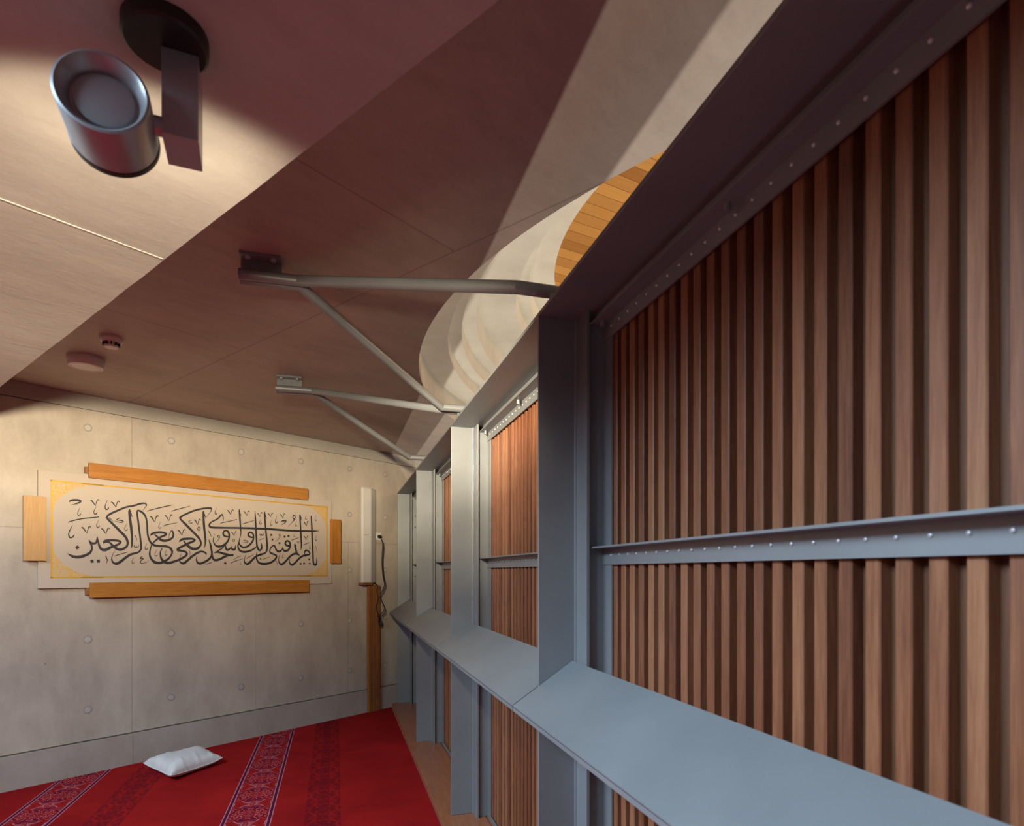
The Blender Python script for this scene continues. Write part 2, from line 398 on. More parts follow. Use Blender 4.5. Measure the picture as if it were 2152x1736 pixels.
# slatted panels: angle-iron frames with rows of upright slats
PITCH = .0588
def slat_mesh(y0, y1, z0, z1, first):
    mb = MB(); y = first
    while y > y0 + .012:
        if y < y1 - .012:
            c = .0025; a, b = y - .0155, y + .0155
            mb.prism([(.884 + c, a), (.9105, a), (.9105, b), (.884 + c, b), (.884, b - c), (.884, a + c)], z0, z1)
        y -= PITCH
    return mb
bays = []
for k in range(4):
    yhi = PY[k] - .068                       # far stile's face
    ylo = (PY[k - 1] + .11 + .02) if k else Y0
    bays.append((ylo, yhi))
plab = ['large upper panel of reddish vertical slats nearest the camera', 'upper slatted panel lit orange, between the nearest and second posts', 'narrow upper strip of slats between the second and third posts', 'upper slatted panel hidden deep behind the third post beside the wall']
llab = ['lower slatted panel below the pale ledge nearest the camera', 'lower slatted panel below the ledge between the nearest and second posts', 'narrow lower slatted panel between the second and third posts', 'lower slatted panel behind the third post beside the wall']
rivet_me = None
def rivet(parent, x, y, z, prev):
    pm = parent_matrix(parent).inverted() @ Vector((x, y, z))
    if prev is None:
        mb = MB(); mb.lathe([(.0046, 0), (.0044, .0012), (.0037, .003), (.0018, .0042), (0, .0045)], Matrix.Rotation(R(-90), 4, 'Y'), 10)
        o = mb.obj('rivet', M['bolt'], parent, smooth=True, local=True)
    else:
        o = prev.copy(); scene.collection.objects.link(o); o.parent = parent
    o.location = pm; return o
rv = None
for k, (ylo, yhi) in enumerate(bays):
    bk0 = PY[k - 1] - .036 if k else Y0
    bk1 = PY[k] - .037 if k < 3 else y_wall(.910, 0) - .006
    t = thing('slatted_panel', (.9, (ylo + yhi) / 2, .96), plab[k], 'panel', group='upper slatted panels')
    first = yhi - .071
    slat_mesh(ylo, yhi - .05, .962, 2.32, first).obj('slats', M['slat'], t)
    MB().box(.910, .918, bk0, bk1, .958, 2.3715).obj('backing_board', M['backing'], t)
    def stile(mb, y, sgn, z0, z1):
        mb.box(.823, .8755, min(y, y + sgn * .006), max(y, y + sgn * .006), z0, z1)
        mb.box(XFL, XFL + .006, min(y, y - sgn * .063), max(y, y - sgn * .063), z0, z1)
        return mb
    so = stile(MB(), yhi, 1, .955, 2.337).obj('stile', M['steel'], t)
    if k: stile(MB(), ylo, -1, .955, 2.337).obj('stile', M['steel'], t)
    MB().box(.826, .862, yhi + .0075, yhi + .028, .955, 2.330).obj('timber_packer', M['slat'], t)
    for nm, z0, z1 in (('top_rail', 2.278, 2.337), ('middle_rail', 1.524, 1.584)):
        r_ = MB().box(XFL - .004, XFL + .002, ylo, yhi - .001, z0, z1).box(.823, XFL - .004, ylo, yhi - .001, z1 - .006, z1).obj(nm, M['steel'], t)
        y = first; c = 0
        while y > max(ylo + .01, .3) and c < 48:
            if not (k == 0 and y < .3):
                rv = rivet(r_, XFL - .004, y, (z0 + .032), rv); c += 1
            y -= PITCH
        if nm == 'top_rail':
            for yy in (yhi - .05, yhi - .72):
                if yy > ylo: MB().tube([(.849, yy, z1 - .026), (.849, yy, z1 - .006)], .008, 10).obj('fixing_bolt', M['steel'], r_, smooth=True)
    MB().box(.846, .852, bk0 + (.13 if k else 0), min(bk1, yhi), 2.3375, 2.3715).obj('light_stop_strip', M['steel'], t)  # added to stop hall light leaking between rail and top plate
    # bolt heads on the stile that faces the room
    for z in (1.15, 1.45, 2.0, 2.12) if k == 3 else ():
        MB().lathe([(.007, 0), (.007, .004), (0, .005)], Matrix.Translation((.852, yhi, z)) @ Matrix.Rotation(R(90), 4, 'X'), 10).obj('stile_bolt', M['black'], so)
    t2 = thing('slatted_panel', (.9, (ylo + yhi) / 2, SILL), llab[k], 'panel', group='lower slatted panels')
    slat_mesh(ylo, yhi - .05, .052, .83, first).obj('slats', M['slat'], t2)
    MB().box(.910, .918, bk0, bk1, SILL, .957).obj('backing_board', M['backing'], t2)
    stile(MB(), yhi, 1, SILL + .001, .845).obj('stile', M['steel'], t2)
    if k: stile(MB(), ylo, -1, SILL + .001, .845).obj('stile', M['steel'], t2)
    MB().box(.826, .862, yhi + .0075, yhi + .028, SILL + .001, .84).obj('timber_packer', M['slat'], t2)
    MB().box(XFL - .004, XFL + .002, ylo, yhi - .001, .805, .845).box(.823, XFL - .004, ylo, yhi - .001, .839, .845).obj('top_rail', M['steel'], t2)
    MB().box(XFL - .004, XFL + .002, ylo, yhi - .001, SILL + .001, .066).obj('bottom_rail', M['steel'], t2)

# timber sill boards under the screen
sl = ['timber sill board at the bottom edge under the nearest ledge', 'timber sill board at the foot of the second steel post', 'reddish timber sill board between the second and third posts', 'far timber sill board running to the concrete wall']
se = [Y0] + [y - .002 for y in PY[:3]] + [None]
for k in range(4):
    ya = se[k] + (.004 if k else 0); 
    if se[k + 1]: p1 = [(.60, ya), (.862, ya), (.862, se[k + 1]), (.60, se[k + 1])]; p2 = [(.867, ya), (1.05, ya), (1.05, se[k + 1]), (.867, se[k + 1])]
    else:
        yw = lambda x: y_wall(x, .022) - .003
        p1 = [(.60, ya), (.862, ya), (.862, yw(.862)), (.60, yw(.60))]; p2 = [(.867, ya), (1.05, ya), (1.05, yw(1.05)), (.867, yw(.867))]
    t = thing('timber_sill', (.8, ya + .5, 0), sl[k], 'sill', group='sill boards under the screen')
    MB().prism(p1, 0, SILL).obj('front_board', M['sill'], t, bevel=.002); MB().prism(p2, 0, SILL - .002).obj('back_board', M['sill'], t, bevel=.002)

# tubular braces between ceiling and top plate
bl = ['dark tubular V-shaped brace nearest the camera, between ceiling and screen top', 'smaller tubular V-shaped brace farther off, in front of the wall, with a pale plate']
for k in range(2):
    ym = (PY[k] + PY[k + 1]) / 2 - .025; xa = -.145; za = 2.738
    t = thing('tubular_brace', (xa, ym, ZC), bl[k], 'brace', group='tubular braces')
    u = Vector((.97, .18, 0)).normalized()
    def e(dx, dy): return Vector((xa, ym, za)) + Vector((dx, dy, 0))
    plate = MB().box(xa - .235, xa - .075, ym - .055, ym + .055, ZC - .012, ZC).obj('ceiling_plate', M['steel'], t, bevel=.001)
    for sx in (-.205, -.105):
        MB().lathe([(.011, 0), (.011, -.008), (0, -.010)], Matrix.Translation((xa + sx, ym - .034, ZC - .012)), 10).obj('plate_bolt', M['bolt'], plate)
    MB().box(xa - .235, xa - .075, ym - .004, ym + .004, za, ZC - .012).obj('gusset', M['steel'], t)
    for sgn in (-1, 1):
        ye = PY[k] + .028 if sgn < 0 else PY[k + 1] - .028
        xe = .60
        MB().tube([(xa - .24, ym + sgn * .024, za - .002), (xa, ym + sgn * .026, za), (xe, ye, 2.475), (.80, ye, 2.475)], .0225, 16).obj('tube', M['steel'], t, smooth=True)
for k in range(3):
    y = PY[k]
    MB().box(.705, .80, y - .005, y + .005, ZB + .012, 2.458).obj('brace_cleat', M['steel'], top, bevel=.001)

# ------------------------------------------------------------------ calligraphy panel on the wall
t = thing('calligraphy_panel', wp(-2.08, 0, 1.31), 'long cream calligraphy panel with oak edge battens hanging on the concrete wall', 'wall panel', rz=WANG)
g = NT('cream_board'); nz = g.noise(g.coord(), 500, 2)
board_m = g.out(g.ramp(nz, [(.3, (.50, .43, .365)), (.7, (.55, .48, .41))]), .7)
wbox(MB(), -3.278, -.878, .006, .034, 1.383, 2.219).obj('board', board_m, t, bevel=.002)
wbox(MB(), -3.1, -1.0, .0, .006, 1.5, 2.1).obj('wall_spacer', M['dark'], t)
bt = [('top', -2.979, -1.164, 2.196, 2.307, 'oak'), ('bottom', -2.973, -1.153, 1.308, 1.420, 'oak'), ('left', -3.365, -3.238, 1.578, 2.028, 'oak_v'), ('right', -.903, -.788, 1.587, 2.030, 'oak_r')]
for nm, s0, s1, z0, z1, mm in bt:
    o = wbox(MB(), s0, s1, .0345, .065, z0, z1).obj('batten', M[mm], t, bevel=.002)
    zi = .02
    if nm == 'top': q = (s0 - .018, s1 + .004, .004, .0345, z1 - .075, z1 - .028)
    elif nm == 'bottom': q = (s0 - .018, s1 + .004, .004, .0345, z0 + .02, z0 + .072)
    elif nm == 'left': q = (s0 + .015, s0 + .08, .004, .0345, z0 + .02, z1 - .02)
    else: q = (s1 - .085, s1 - .02, .004, .0345, z0 + .02, z1 - .02)
    wbox(MB(), *q).obj('batten_back', M['post_wood'], o)
# gold border with arabesque corners
g = NT('gold_leaf'); gold = g.out((.66, .39, .06), .42, .25)
g = NT('gold_arabesque'); oc = g.coord()
nn = g.noise(oc, 26, 1, .5, 1.8)
mk = g.m('LESS_THAN', g.m('SINE', g.m('MULTIPLY', nn, 38)), .38)
arab = g.out(g.mix(mk, (.53, .455, .385), (.66, .39, .06)), .5)
GS0, GS1, GZ0, GZ1 = -3.2, -.935, 1.462, 2.150
mb = MB(); n0, n1 = .0338, .0346
for z in (GZ0, GZ1): wbox(mb, GS0 + .18, GS1 - .18, n0, n1, z - .0055, z + .0055)
for s in (GS0, GS1): wbox(mb, s - .007, s + .007, n0, n1, GZ0 + .245, GZ1 - .245)
for sc, ss in ((GS0, 1), (GS1, -1)):
    for zc, zz in ((GZ0, 1), (GZ1, -1)):
        a = sc - ss * .007; b = zc - zz * .007
        wbox(mb, min(a, a + ss * .012), max(a, a + ss * .012), n0, n1, min(b, b + zz * .25), max(b, b + zz * .25))
        wbox(mb, min(a, a + ss * .33), max(a, a + ss * .33), n0, n1, min(b, b + zz * .010), max(b, b + zz * .010))
mb.obj('gold_border', gold, t)
for sc, ss in ((GS0, 1), (GS1, -1)):
    for zc, zz in ((GZ0, 1), (GZ1, -1)):
        P = [(sc, zc)]
        for i in range(15):
            q = i / 14 * math.pi / 2     # concave arc from the vertical edge to the horizontal edge
            P.append((sc + ss * (.004 + .30 * (1 - math.cos(q))), zc + zz * (.004 + .245 * (1 - math.sin(q)))))
        P = [(sc, zc), (sc, zc + zz * .25)] + P[1:] + [(sc + ss * .31, zc)]
        if ss * zz > 0: P = P[::-1]
        front = [wp(s, .0342, z) for s, z in P]; c0 = front[0] if ss * zz < 0 else front[-1]
        k = len(front)
        cidx = 0 if ss * zz < 0 else k - 1
        fs = []
        order = list(range(k))
        for i in range(k):
            j = (i + 1) % k
            if i == cidx or j == cidx: continue
            fs.append((cidx, i, j))
        MB().add(front, fs).obj('gold_corner', arab, t)

# the written line, pen strokes of changing width
# each stroke: position along the wall, height, pen width, in millimetres
STROKES = [[-3097,2007,3,-3086,2018,14,-3064,2024,18,-3039,2025,17,-3025,2024,12],[-3024,2027,9,-3027,2014,11,-3045,2002,10,-3064,1994,5,-3086,1986,2],[-2963,2031,7,-2953,2027,9,-2941,2009,7,-2931,1992,2],[-2931,1992,2,-2926,2016,5,-2920,2035,6,-2912,2042,7,-2906,2032,4],[-2829,2031,7,-2819,2027,9,-2807,2010,7,-2796,1993,2],[-2796,1993,2,-2792,2017,5,-2786,2035,6,-2778,2042,7,-2771,2032,4],[-3020,1829,7,-3009,1823,10,-2997,1804,7,-2986,1784,2],[-2986,1784,2,-2981,1810,5,-2975,1831,7,-2967,1838,7,-2960,1827,4],[-2894,1825,7,-2884,1820,9,-2872,1803,7,-2862,1785,2],[-2862,1785,2,-2857,1809,5,-2852,1827,6,-2844,1834,7,-2838,1824,4],[-2851,2047,2,-2863,2018,4,-2869,1993,6,-2865,1975,8,-2857,1972,8,-2848,1980,7,-2843,1993,2],[-3030,1972,2,-3038,1950,3,-3043,1931,5,-3041,1917,6,-3034,1915,6,-3027,1921,5,-3024,1931,2],[-2926,1990,2,-2936,1967,4,-2942,1948,5,-2939,1934,6,-2931,1931,7,-2924,1938,6,-2920,1948,2],[-3075,1841,2,-3090,1806,6,-3099,1776,7,-3094,1753,10,-3083,1749,10,-3071,1759,9,-3065,1774,2],[-2909,1890,2,-2919,1868,3,-2924,1850,5,-2921,1836,6,-2914,1833,6,-2907,1840,5,-2903,1849,2],[-2723,1870,2,-2732,1851,3,-2738,1835,4,-2734,1823,6,-2727,1821,6,-2720,1826,5,-2717,1834,2],[-2676,1611,2,-2683,1593,3,-2688,1578,4,-2685,1567,5,-2680,1565,5,-2674,1570,4,-2671,1577,2],[-3103,1857,2,-3088,1867,7,-3018,1891,8,-2924,1909,7,-2906,1913,3],[-2613,1981,2,-2592,2012,5,-2585,2030,10,-2596,2041,12,-2626,2036,14,-2678,2015,14,-2727,2001,14,-2794,1965,15,-2840,1936,15,-2855,1918,13,-2850,1899,15,-2794,1839,18,-2737,1777,19,-2719,1740,17,-2718,1713,15,-2730,1690,17,-2761,1672,20,-2791,1677,20,-2817,1699,18,-2839,1722,12,-2860,1727,13,-2881,1713,3],[-2843,1911,8,-2814,1883,2],[-2880,1717,6,-2871,1732,18,-2840,1740,18,-2801,1741,18,-2767,1733,15,-2773,1717,15,-2797,1702,17,-2834,1685,20,-2866,1666,21,-2892,1670,19,-2907,1696,15,-2913,1725,11,-2918,1747,8,-2919,1767,2],[-2920,1758,8,-2926,1721,14,-2943,1712,17,-2959,1716,16,-2970,1728,11,-2971,1741,2],[-2965,1719,16,-2957,1698,13,-2955,1668,13,-2971,1639,18,-3006,1618,20,-3042,1609,22,-3073,1613,19,-3092,1624,11,-3107,1635,2],[-2865,1624,6,-2860,1608,6,-2855,1589,5,-2859,1563,2],[-2701,1990,3,-2705,1967,17,-2700,1906,18,-2691,1829,18,-2686,1761,15,-2687,1715,12,-2690,1684,2],[-2700,1971,11,-2691,1945,7,-2685,1924,2],[-2648,1983,7,-2651,1964,12,-2645,1911,13,-2636,1834,13,-2627,1757,13,-2622,1703,13,-2626,1675,13,-2643,1654,14,-2678,1642,16,-2700,1634,17,-2730,1611,18,-2761,1583,20,-2784,1566,21,-2804,1564,18,-2820,1578,12,-2825,1601,8,-2819,1631,4,-2802,1661,2],[-2806,1618,2,-2794,1626,6,-2751,1642,6,-2718,1653,3],[-2766,1917,2,-2781,1908,6,-2792,1898,6,-2774,1895,6,-2752,1893,8,-2750,1885,8,-2764,1880,7,-2787,1883,5,-2806,1888,2],[-2673,1711,3,-2670,1695,6,-2662,1692,7,-2657,1699,5,-2656,1711,2],[-2657,1697,5,-2651,1693,7,-2643,1698,6,-2641,1718,2],[-2667,1786,5,-2658,1770,5,-2654,1754,3,-2657,1741,2],[-2613,1619,7,-2626,1614,7,-2626,1604,8,-2604,1606,4],[-2604,1606,5,-2624,1588,6,-2628,1575,6,-2612,1567,5,-2583,1577,3,-2568,1591,2],[-2651,1981,12,-2633,1979,15,-2608,1963,16,-2590,1934,14,-2581,1888,13,-2578,1829,13,-2572,1779,14,-2555,1736,16,-2529,1714,18,-2493,1707,18,-2445,1707,19,-2411,1696,18,-2394,1670,16,-2398,1642,12,-2422,1607,16,-2456,1584,22,-2489,1572,22,-2526,1579,22,-2553,1611,16,-2561,1642,13,-2557,1677,10,-2546,1717,8,-2518,1751,13,-2485,1778,16,-2449,1796,17,-2440,1811,15,-2478,1819,19,-2526,1812,18,-2547,1800,15,-2556,1788,2],[-2526,1800,9,-2500,1777,16,-2478,1758,20,-2449,1752,20,-2411,1764,18,-2389,1783,15,-2384,1807,13,-2388,1827,12,-2397,1836,8,-2407,1824,7,-2415,1802,5,-2419,1771,2],[-2467,1692,6,-2478,1672,9,-2483,1644,11,-2475,1608,16,-2456,1585,21,-2426,1572,22,-2369,1588,18,-2320,1611,18,-2285,1636,17,-2279,1653,17,-2292,1668,17,-2327,1675,18,-2351,1680,19,-2341,1695,19,-2304,1717,19,-2273,1735,19,-2233,1753,19,-2215,1766,16,-2233,1777,17,-2273,1776,19,-2312,1770,19,-2331,1757,15,-2339,1744,2],[-2306,1758,8,-2281,1728,19,-2257,1706,23,-2229,1693,23,-2193,1698,21,-2170,1722,16,-2165,1747,15,-2181,1784,18,-2233,1839,19,-2292,1897,19,-2329,1936,15,-2327,1952,15,-2281,1982,15,-2213,2016,15,-2145,2037,15,-2087,2045,16,-2077,2035,9,-2085,2014,5,-2124,1959,2],[-2312,1915,7,-2280,1902,2],[-2143,2017,3,-2145,1999,15,-2141,1903,17,-2130,1798,17,-2127,1757,13,-2134,1702,2],[-2141,1999,11,-2122,1953,2],[-2120,1643,4,-2124,1660,13,-2153,1672,15,-2185,1665,17,-2233,1633,19,-2273,1595,19,-2304,1571,21,-2327,1578,14,-2335,1602,6,-2321,1656,2],[-2197,1636,3,-2201,1605,10,-2193,1580,17,-2173,1570,19,-2132,1585,19,-2091,1615,18,-2074,1649,16,-2079,1704,16,-2099,1772,4],[-2558,1940,7,-2547,1935,10,-2534,1915,8,-2523,1895,2],[-2523,1895,2,-2518,1922,5,-2511,1943,7,-2503,1951,8,-2495,1940,4],[-2450,1955,7,-2439,1951,9,-2427,1932,7,-2416,1914,2],[-2416,1914,2,-2411,1939,5,-2405,1959,7,-2397,1966,7,-2390,1955,4],[-2351,1842,7,-2340,1838,10,-2327,1819,7,-2316,1800,2],[-2316,1800,2,-2311,1825,5,-2304,1845,7,-2296,1852,7,-2288,1841,4],[-2220,1936,7,-2211,1931,9,-2200,1913,7,-2190,1895,2],[-2190,1895,2,-2186,1919,5,-2180,1938,6,-2173,1945,7,-2166,1935,4],[-2481,1903,2,-2489,1883,3,-2494,1866,4,-2491,1853,6,-2485,1851,6,-2479,1857,5,-2476,1865,2],[-2581,1725,2,-2589,1707,3,-2594,1691,4,-2592,1679,5,-2585,1676,6,-2579,1682,5,-2576,1690,2],[-2509,1679,2,-2518,1659,3,-2522,1642,4,-2520,1630,6,-2513,1627,6,-2507,1633,5,-2504,1641,2],[-2434,1683,2,-2442,1664,3,-2447,1649,4,-2444,1637,5,-2438,1634,6,-2432,1640,5,-2429,1648,2],[-2034,2051,2,-2042,2031,3,-2047,2013,4,-2044,2000,6,-2038,1998,6,-2031,2004,5,-2028,2013,2],[-2576,1976,2,-2562,1989,6,-2449,2028,8,-2388,2047,4],[-2398,1990,3,-2381,2002,6,-2312,2028,6,-2251,2049,3],[-2459,1867,3,-2441,1880,6,-2388,1894,6,-2354,1904,3],[-2122,1562,2,-2099,1573,7,-2068,1583,3],[-2263,1684,5,-2255,1665,4,-2253,1628,2],[-2101,1848,6,-2087,1826,6,-2079,1801,2],[-2238,1934,3,-2261,1924,5,-2259,1916,5,-2239,1912,5,-2240,1905,5,-2267,1904,2],[-2171,1864,6,-2173,1856,6,-2178,1850,6,-2184,1850,6,-2190,1855,6,-2192,1863,6,-2190,1871,6,-2184,1877,6,-2178,1877,6,-2173,1872,6,-2171,1864,6],[-1974,1945,3,-1977,1975,9,-1984,1997,11,-1996,1991,13,-2021,1961,12,-2053,1941,12,-2083,1922,12,-2094,1903,15,-2089,1886,18,-2060,1881,18,-1964,1884,17,-1825,1890,17,-1577,1896,20,-1426,1893,19,-1255,1894,19,-1099,1901,15,-1027,1906,3],[-1928,1807,13,-1957,1810,15,-1974,1822,17,-1974,1846,15,-1957,1861,14,-1935,1854,17,-1924,1827,15,-1928,1787,15,-1950,1751,18,-1986,1724,20,-2025,1720,20,-2052,1740,12,-2062,1775,7,-2051,1828,2],[-1832,2058,3,-1832,2036,14,-1827,1960,15,-1821,1887,12,-1819,1840,8,-1830,1795,7,-1836,1759,10,-1831,1744,14,-1810,1724,17,-1787,1718,17,-1749,1735,17,-1715,1770,16,-1702,1804,15,-1706,1841,16,-1726,1858,15,-1746,1850,15,-1751,1828,16,-1730,1814,16,-1703,1812,14],[-1831,2036,10,-1816,1993,2],[-1688,2053,3,-1684,1988,14,-1680,1895,16,-1674,1802,16,-1670,1746,16,-1656,1705,18,-1637,1698,18,-1623,1721,14,-1624,1744,11,-1630,1768,2],[-1837,1769,5,-1845,1733,12,-1839,1704,15,-1817,1683,19,-1780,1679,19,-1730,1692,16,-1688,1716,12,-1673,1735,5],[-2142,2015,3,-2143,1995,14,-2139,1904,16,-2131,1817,16,-2128,1765,13,-2135,1702,2],[-2137,1991,10,-2122,1951,2],[-2100,1775,6,-2084,1732,13,-2074,1679,13,-2070,1637,15,-2060,1609,18,-2039,1601,20,-2007,1610,20,-1968,1630,20,-1935,1644,18,-1885,1649,20],[-2051,1659,3,-2039,1670,15,-2007,1669,17,-1971,1658,20,-1928,1650,19],[-2046,1666,10,-2011,1688,11,-1979,1710,10,-1958,1737,5,-1953,1704,17,-1938,1692,18,-1921,1701,15,-1906,1716,8,-1895,1729,2],[-1908,1709,12,-1892,1697,19,-1873,1700,16,-1867,1741,2],[-1767,1665,2,-1785,1625,5,-1787,1591,12,-1768,1570,19,-1742,1581,21,-1707,1615,19,-1672,1644,18,-1625,1661,17,-1649,1656,18,-1621,1662,17,-1586,1678,14,-1572,1709,15,-1572,1762,16,-1580,1838,16,-1588,1932,16,-1596,2033,15,-1594,2056,3],[-1667,1688,3,-1675,1653,9,-1671,1615,14,-1653,1586,18,-1617,1574,22,-1577,1575,21,-1537,1586,20,-1497,1612,18,-1480,1639,17,-1484,1655,16,-1517,1668,17,-1541,1680,15,-1545,1699,12,-1533,1726,12,-1509,1745,13,-1496,1738,15,-1480,1705,17,-1455,1690,19,-1430,1702,13,-1414,1735,3],[-1941,2037,7,-1931,2033,9,-1919,2016,7,-1909,1999,2],[-1909,1999,2,-1905,2022,5,-1899,2041,6,-1891,2047,7,-1885,2038,4],[-1793,2038,6,-1784,2034,8,-1772,2017,6,-1763,2001,2],[-1763,2001,2,-1758,2024,4,-1752,2041,6,-1745,2048,6,-1738,2038,3],[-1669,2033,6,-1659,2029,8,-1648,2013,6,-1639,1997,2],[-1639,1997,2,-1634,2019,4,-1629,2036,6,-1622,2043,6,-1616,2033,3],[-1905,1850,6,-1897,1846,7,-1887,1832,6,-1878,1817,2],[-1878,1817,2,-1874,1837,4,-1869,1852,5,-1863,1858,6,-1857,1849,3],[-2033,2054,2,-2042,2032,3,-2047,2013,5,-2044,1999,6,-2037,1997,7,-2031,2003,5,-2028,2013,2],[-1629,1990,2,-1638,1968,3,-1644,1950,5,-1641,1937,6,-1634,1935,7,-1627,1941,5,-1623,1950,2],[-1817,1593,2,-1822,1583,2,-1824,1574,2,-1823,1567,3,-1819,1566,3,-1816,1569,3,-1814,1573,2],[-2003,1916,2,-1986,1926,6,-1928,1942,6,-1853,1963,5],[-1804,1923,2,-1787,1933,6,-1699,1964,5],[-1653,1788,2,-1635,1796,5,-1597,1811,3],[-1915,1568,2,-1892,1586,6,-1799,1619,3],[-2125,1561,2,-2105,1572,5,-2068,1582,2],[-1770,1617,2,-1749,1631,6,-1695,1660,3],[-1776,1796,2,-1795,1779,5,-1761,1779,6,-1755,1769,6,-1776,1763,5,-1806,1760,2],[-2101,1850,5,-2088,1830,5,-2079,1797,2],[-1892,1603,2,-1862,1623,4,-1844,1633,4,-1831,1637,4,-1816,1644,2],[-2007,1798,8,-2018,1777,4,-2046,1746,2],[-1874,1779,5,-1875,1772,5,-1880,1768,5,-1885,1767,5,-1890,1771,5,-1891,1778,5,-1890,1785,5,-1885,1789,5,-1880,1790,5,-1875,1786,5,-1874,1779,5],[-2008,1808,6,-2010,1803,6,-2013,1799,6,-2018,1799,6,-2022,1802,6,-2024,1808,6,-2022,1813,6,-2018,1817,6,-2013,1817,6,-2010,1814,6,-2008,1808,6],[-1643,1853,3,-1639,1837,7,-1630,1834,8,-1624,1842,6,-1623,1854,2],[-1624,1840,6,-1617,1835,8,-1608,1840,6,-1604,1861,2],[-1592,2030,11,-1574,1987,2],[-1418,1735,3,-1409,1706,17,-1388,1697,21,-1359,1708,19,-1342,1736,17,-1339,1767,17,-1354,1790,17,-1376,1791,17,-1390,1773,18,-1379,1752,19,-1346,1746,17],[-1439,1681,2,-1455,1636,5,-1455,1597,10,-1439,1573,19,-1414,1575,21,-1376,1610,19,-1342,1646,19,-1307,1669,19,-1273,1675,21,-1249,1665,18,-1243,1654,3],[-1288,1774,4,-1290,1753,17,-1279,1714,19,-1270,1677,21],[-1283,1761,8,-1270,1739,2],[-1339,1642,2,-1346,1599,7,-1337,1576,17,-1316,1567,19,-1286,1588,19,-1246,1628,19,-1207,1654,20,-1162,1665,20,-1133,1673,17,-1131,1690,16,-1158,1709,16,-1179,1703,17,-1185,1681,10,-1175,1641,2],[-1233,2056,4,-1235,2036,16,-1231,1953,16,-1224,1835,16,-1220,1755,15,-1227,1708,2],[-1230,2037,11,-1215,1995,2],[-1110,2052,3,-1112,2033,14,-1106,1920,18,-1101,1800,18,-1094,1679,18,-1090,1598,18,-1076,1570,20,-1057,1574,18,-1051,1603,13,-1057,1641,2],[-1641,1617,13,-1634,1618,18,-1627,1618,13],[-1566,2038,6,-1556,2034,8,-1545,2020,6,-1535,2005,2],[-1535,2005,2,-1531,2025,4,-1525,2041,6,-1518,2047,6,-1511,2039,3],[-1443,2040,6,-1434,2036,8,-1422,2019,6,-1413,2002,2],[-1413,2002,2,-1408,2025,4,-1403,2043,6,-1395,2050,6,-1389,2040,3],[-1196,1984,7,-1187,1979,9,-1175,1960,7,-1166,1941,2],[-1166,1941,2,-1161,1967,5,-1156,1987,6,-1149,1994,7,-1142,1983,4],[-1194,1845,6,-1185,1841,8,-1175,1825,6,-1166,1809,2],[-1166,1809,2,-1162,1830,4,-1157,1846,5,-1150,1852,6,-1145,1843,3],[-1472,2027,2,-1483,1999,4,-1489,1976,6,-1486,1959,8,-1478,1955,8,-1470,1963,7,-1466,1975,2],[-1526,1981,2,-1534,1961,3,-1539,1945,4,-1536,1932,6,-1530,1930,6,-1524,1935,5,-1521,1944,2],[-1271,1986,2,-1279,1967,3,-1284,1951,4,-1281,1939,6,-1275,1937,6,-1269,1942,5,-1266,1950,2],[-1165,2049,2,-1173,2034,3,-1178,2020,4,-1175,2011,5,-1169,2009,5,-1163,2013,4,-1160,2020,2],[-1060,2057,2,-1067,2036,3,-1071,2019,4,-1069,2006,6,-1063,2004,6,-1058,2010,5,-1055,2018,2],[-1055,1862,2,-1063,1841,3,-1067,1824,4,-1064,1810,6,-1059,1808,6,-1053,1814,5,-1051,1823,2],[-1290,1875,2,-1297,1861,2,-1301,1849,3,-1299,1840,4,-1293,1838,5,-1288,1842,4,-1286,1848,2],[-1408,1674,2,-1417,1658,3,-1422,1644,4,-1419,1634,5,-1413,1632,5,-1406,1637,4,-1403,1643,2],[-1124,1765,2,-1131,1750,3,-1135,1737,3,-1133,1727,5,-1127,1725,5,-1122,1730,4,-1119,1736,2],[-1327,1801,2,-1307,1809,7,-1244,1832,3],[-1202,1760,2,-1180,1769,6,-1117,1791,3],[-1612,1612,2,-1594,1622,5,-1545,1638,3],[-1286,2005,12,-1316,1976,5,-1361,1928,2],[-1435,1965,3,-1418,1979,12,-1393,1982,14,-1378,1985,9],[-1379,1983,8,-1388,1967,8,-1409,1952,6,-1432,1939,2],[-1439,1829,5,-1468,1801,4,-1495,1776,2],[-1069,1756,6,-1057,1737,5,-1052,1700,2],[-1484,1605,4,-1474,1586,4,-1474,1555,2],[-1286,2025,10,-1289,2014,10,-1295,2007,10,-1302,2006,10,-1308,2013,10,-1311,2023,10,-1308,2034,10,-1302,2041,10,-1295,2041,10,-1289,2035,10,-1286,2025,10],[-1439,1844,5,-1441,1838,5,-1445,1835,5,-1449,1834,5,-1453,1838,5,-1455,1844,5,-1453,1850,5,-1449,1853,5,-1445,1854,5,-1441,1850,5,-1439,1844,5],[-1247,1784,5,-1249,1779,5,-1253,1776,5,-1258,1776,5,-1261,1779,5,-1263,1784,5,-1261,1788,5,-1258,1791,5,-1253,1791,5,-1249,1789,5,-1247,1784,5]]
DOTS = [[-3032,1676,-3049,1663,-3059,1683,-3042,1696],[-2942,1570,-2962,1567,-2965,1590,-2945,1593],[-2902,1571,-2921,1568,-2924,1591,-2904,1594],[-1947,1568,-1965,1564,-1970,1581,-1952,1586],[-1520,1836,-1538,1831,-1542,1848,-1524,1853],[-1509,1794,-1526,1789,-1530,1805,-1513,1810],[-1438,1763,-1456,1759,-1460,1775,-1442,1779],[-1385,1827,-1404,1822,-1408,1839,-1390,1844],[-1345,1834,-1364,1829,-1368,1847,-1349,1851],[-1124,1616,-1142,1612,-1146,1628,-1128,1631],[-1120,1576,-1137,1572,-1141,1588,-1124,1591],[-1217,1572,-1236,1568,-1240,1585,-1222,1589],[-1179,1575,-1198,1571,-1203,1587,-1184,1592]]
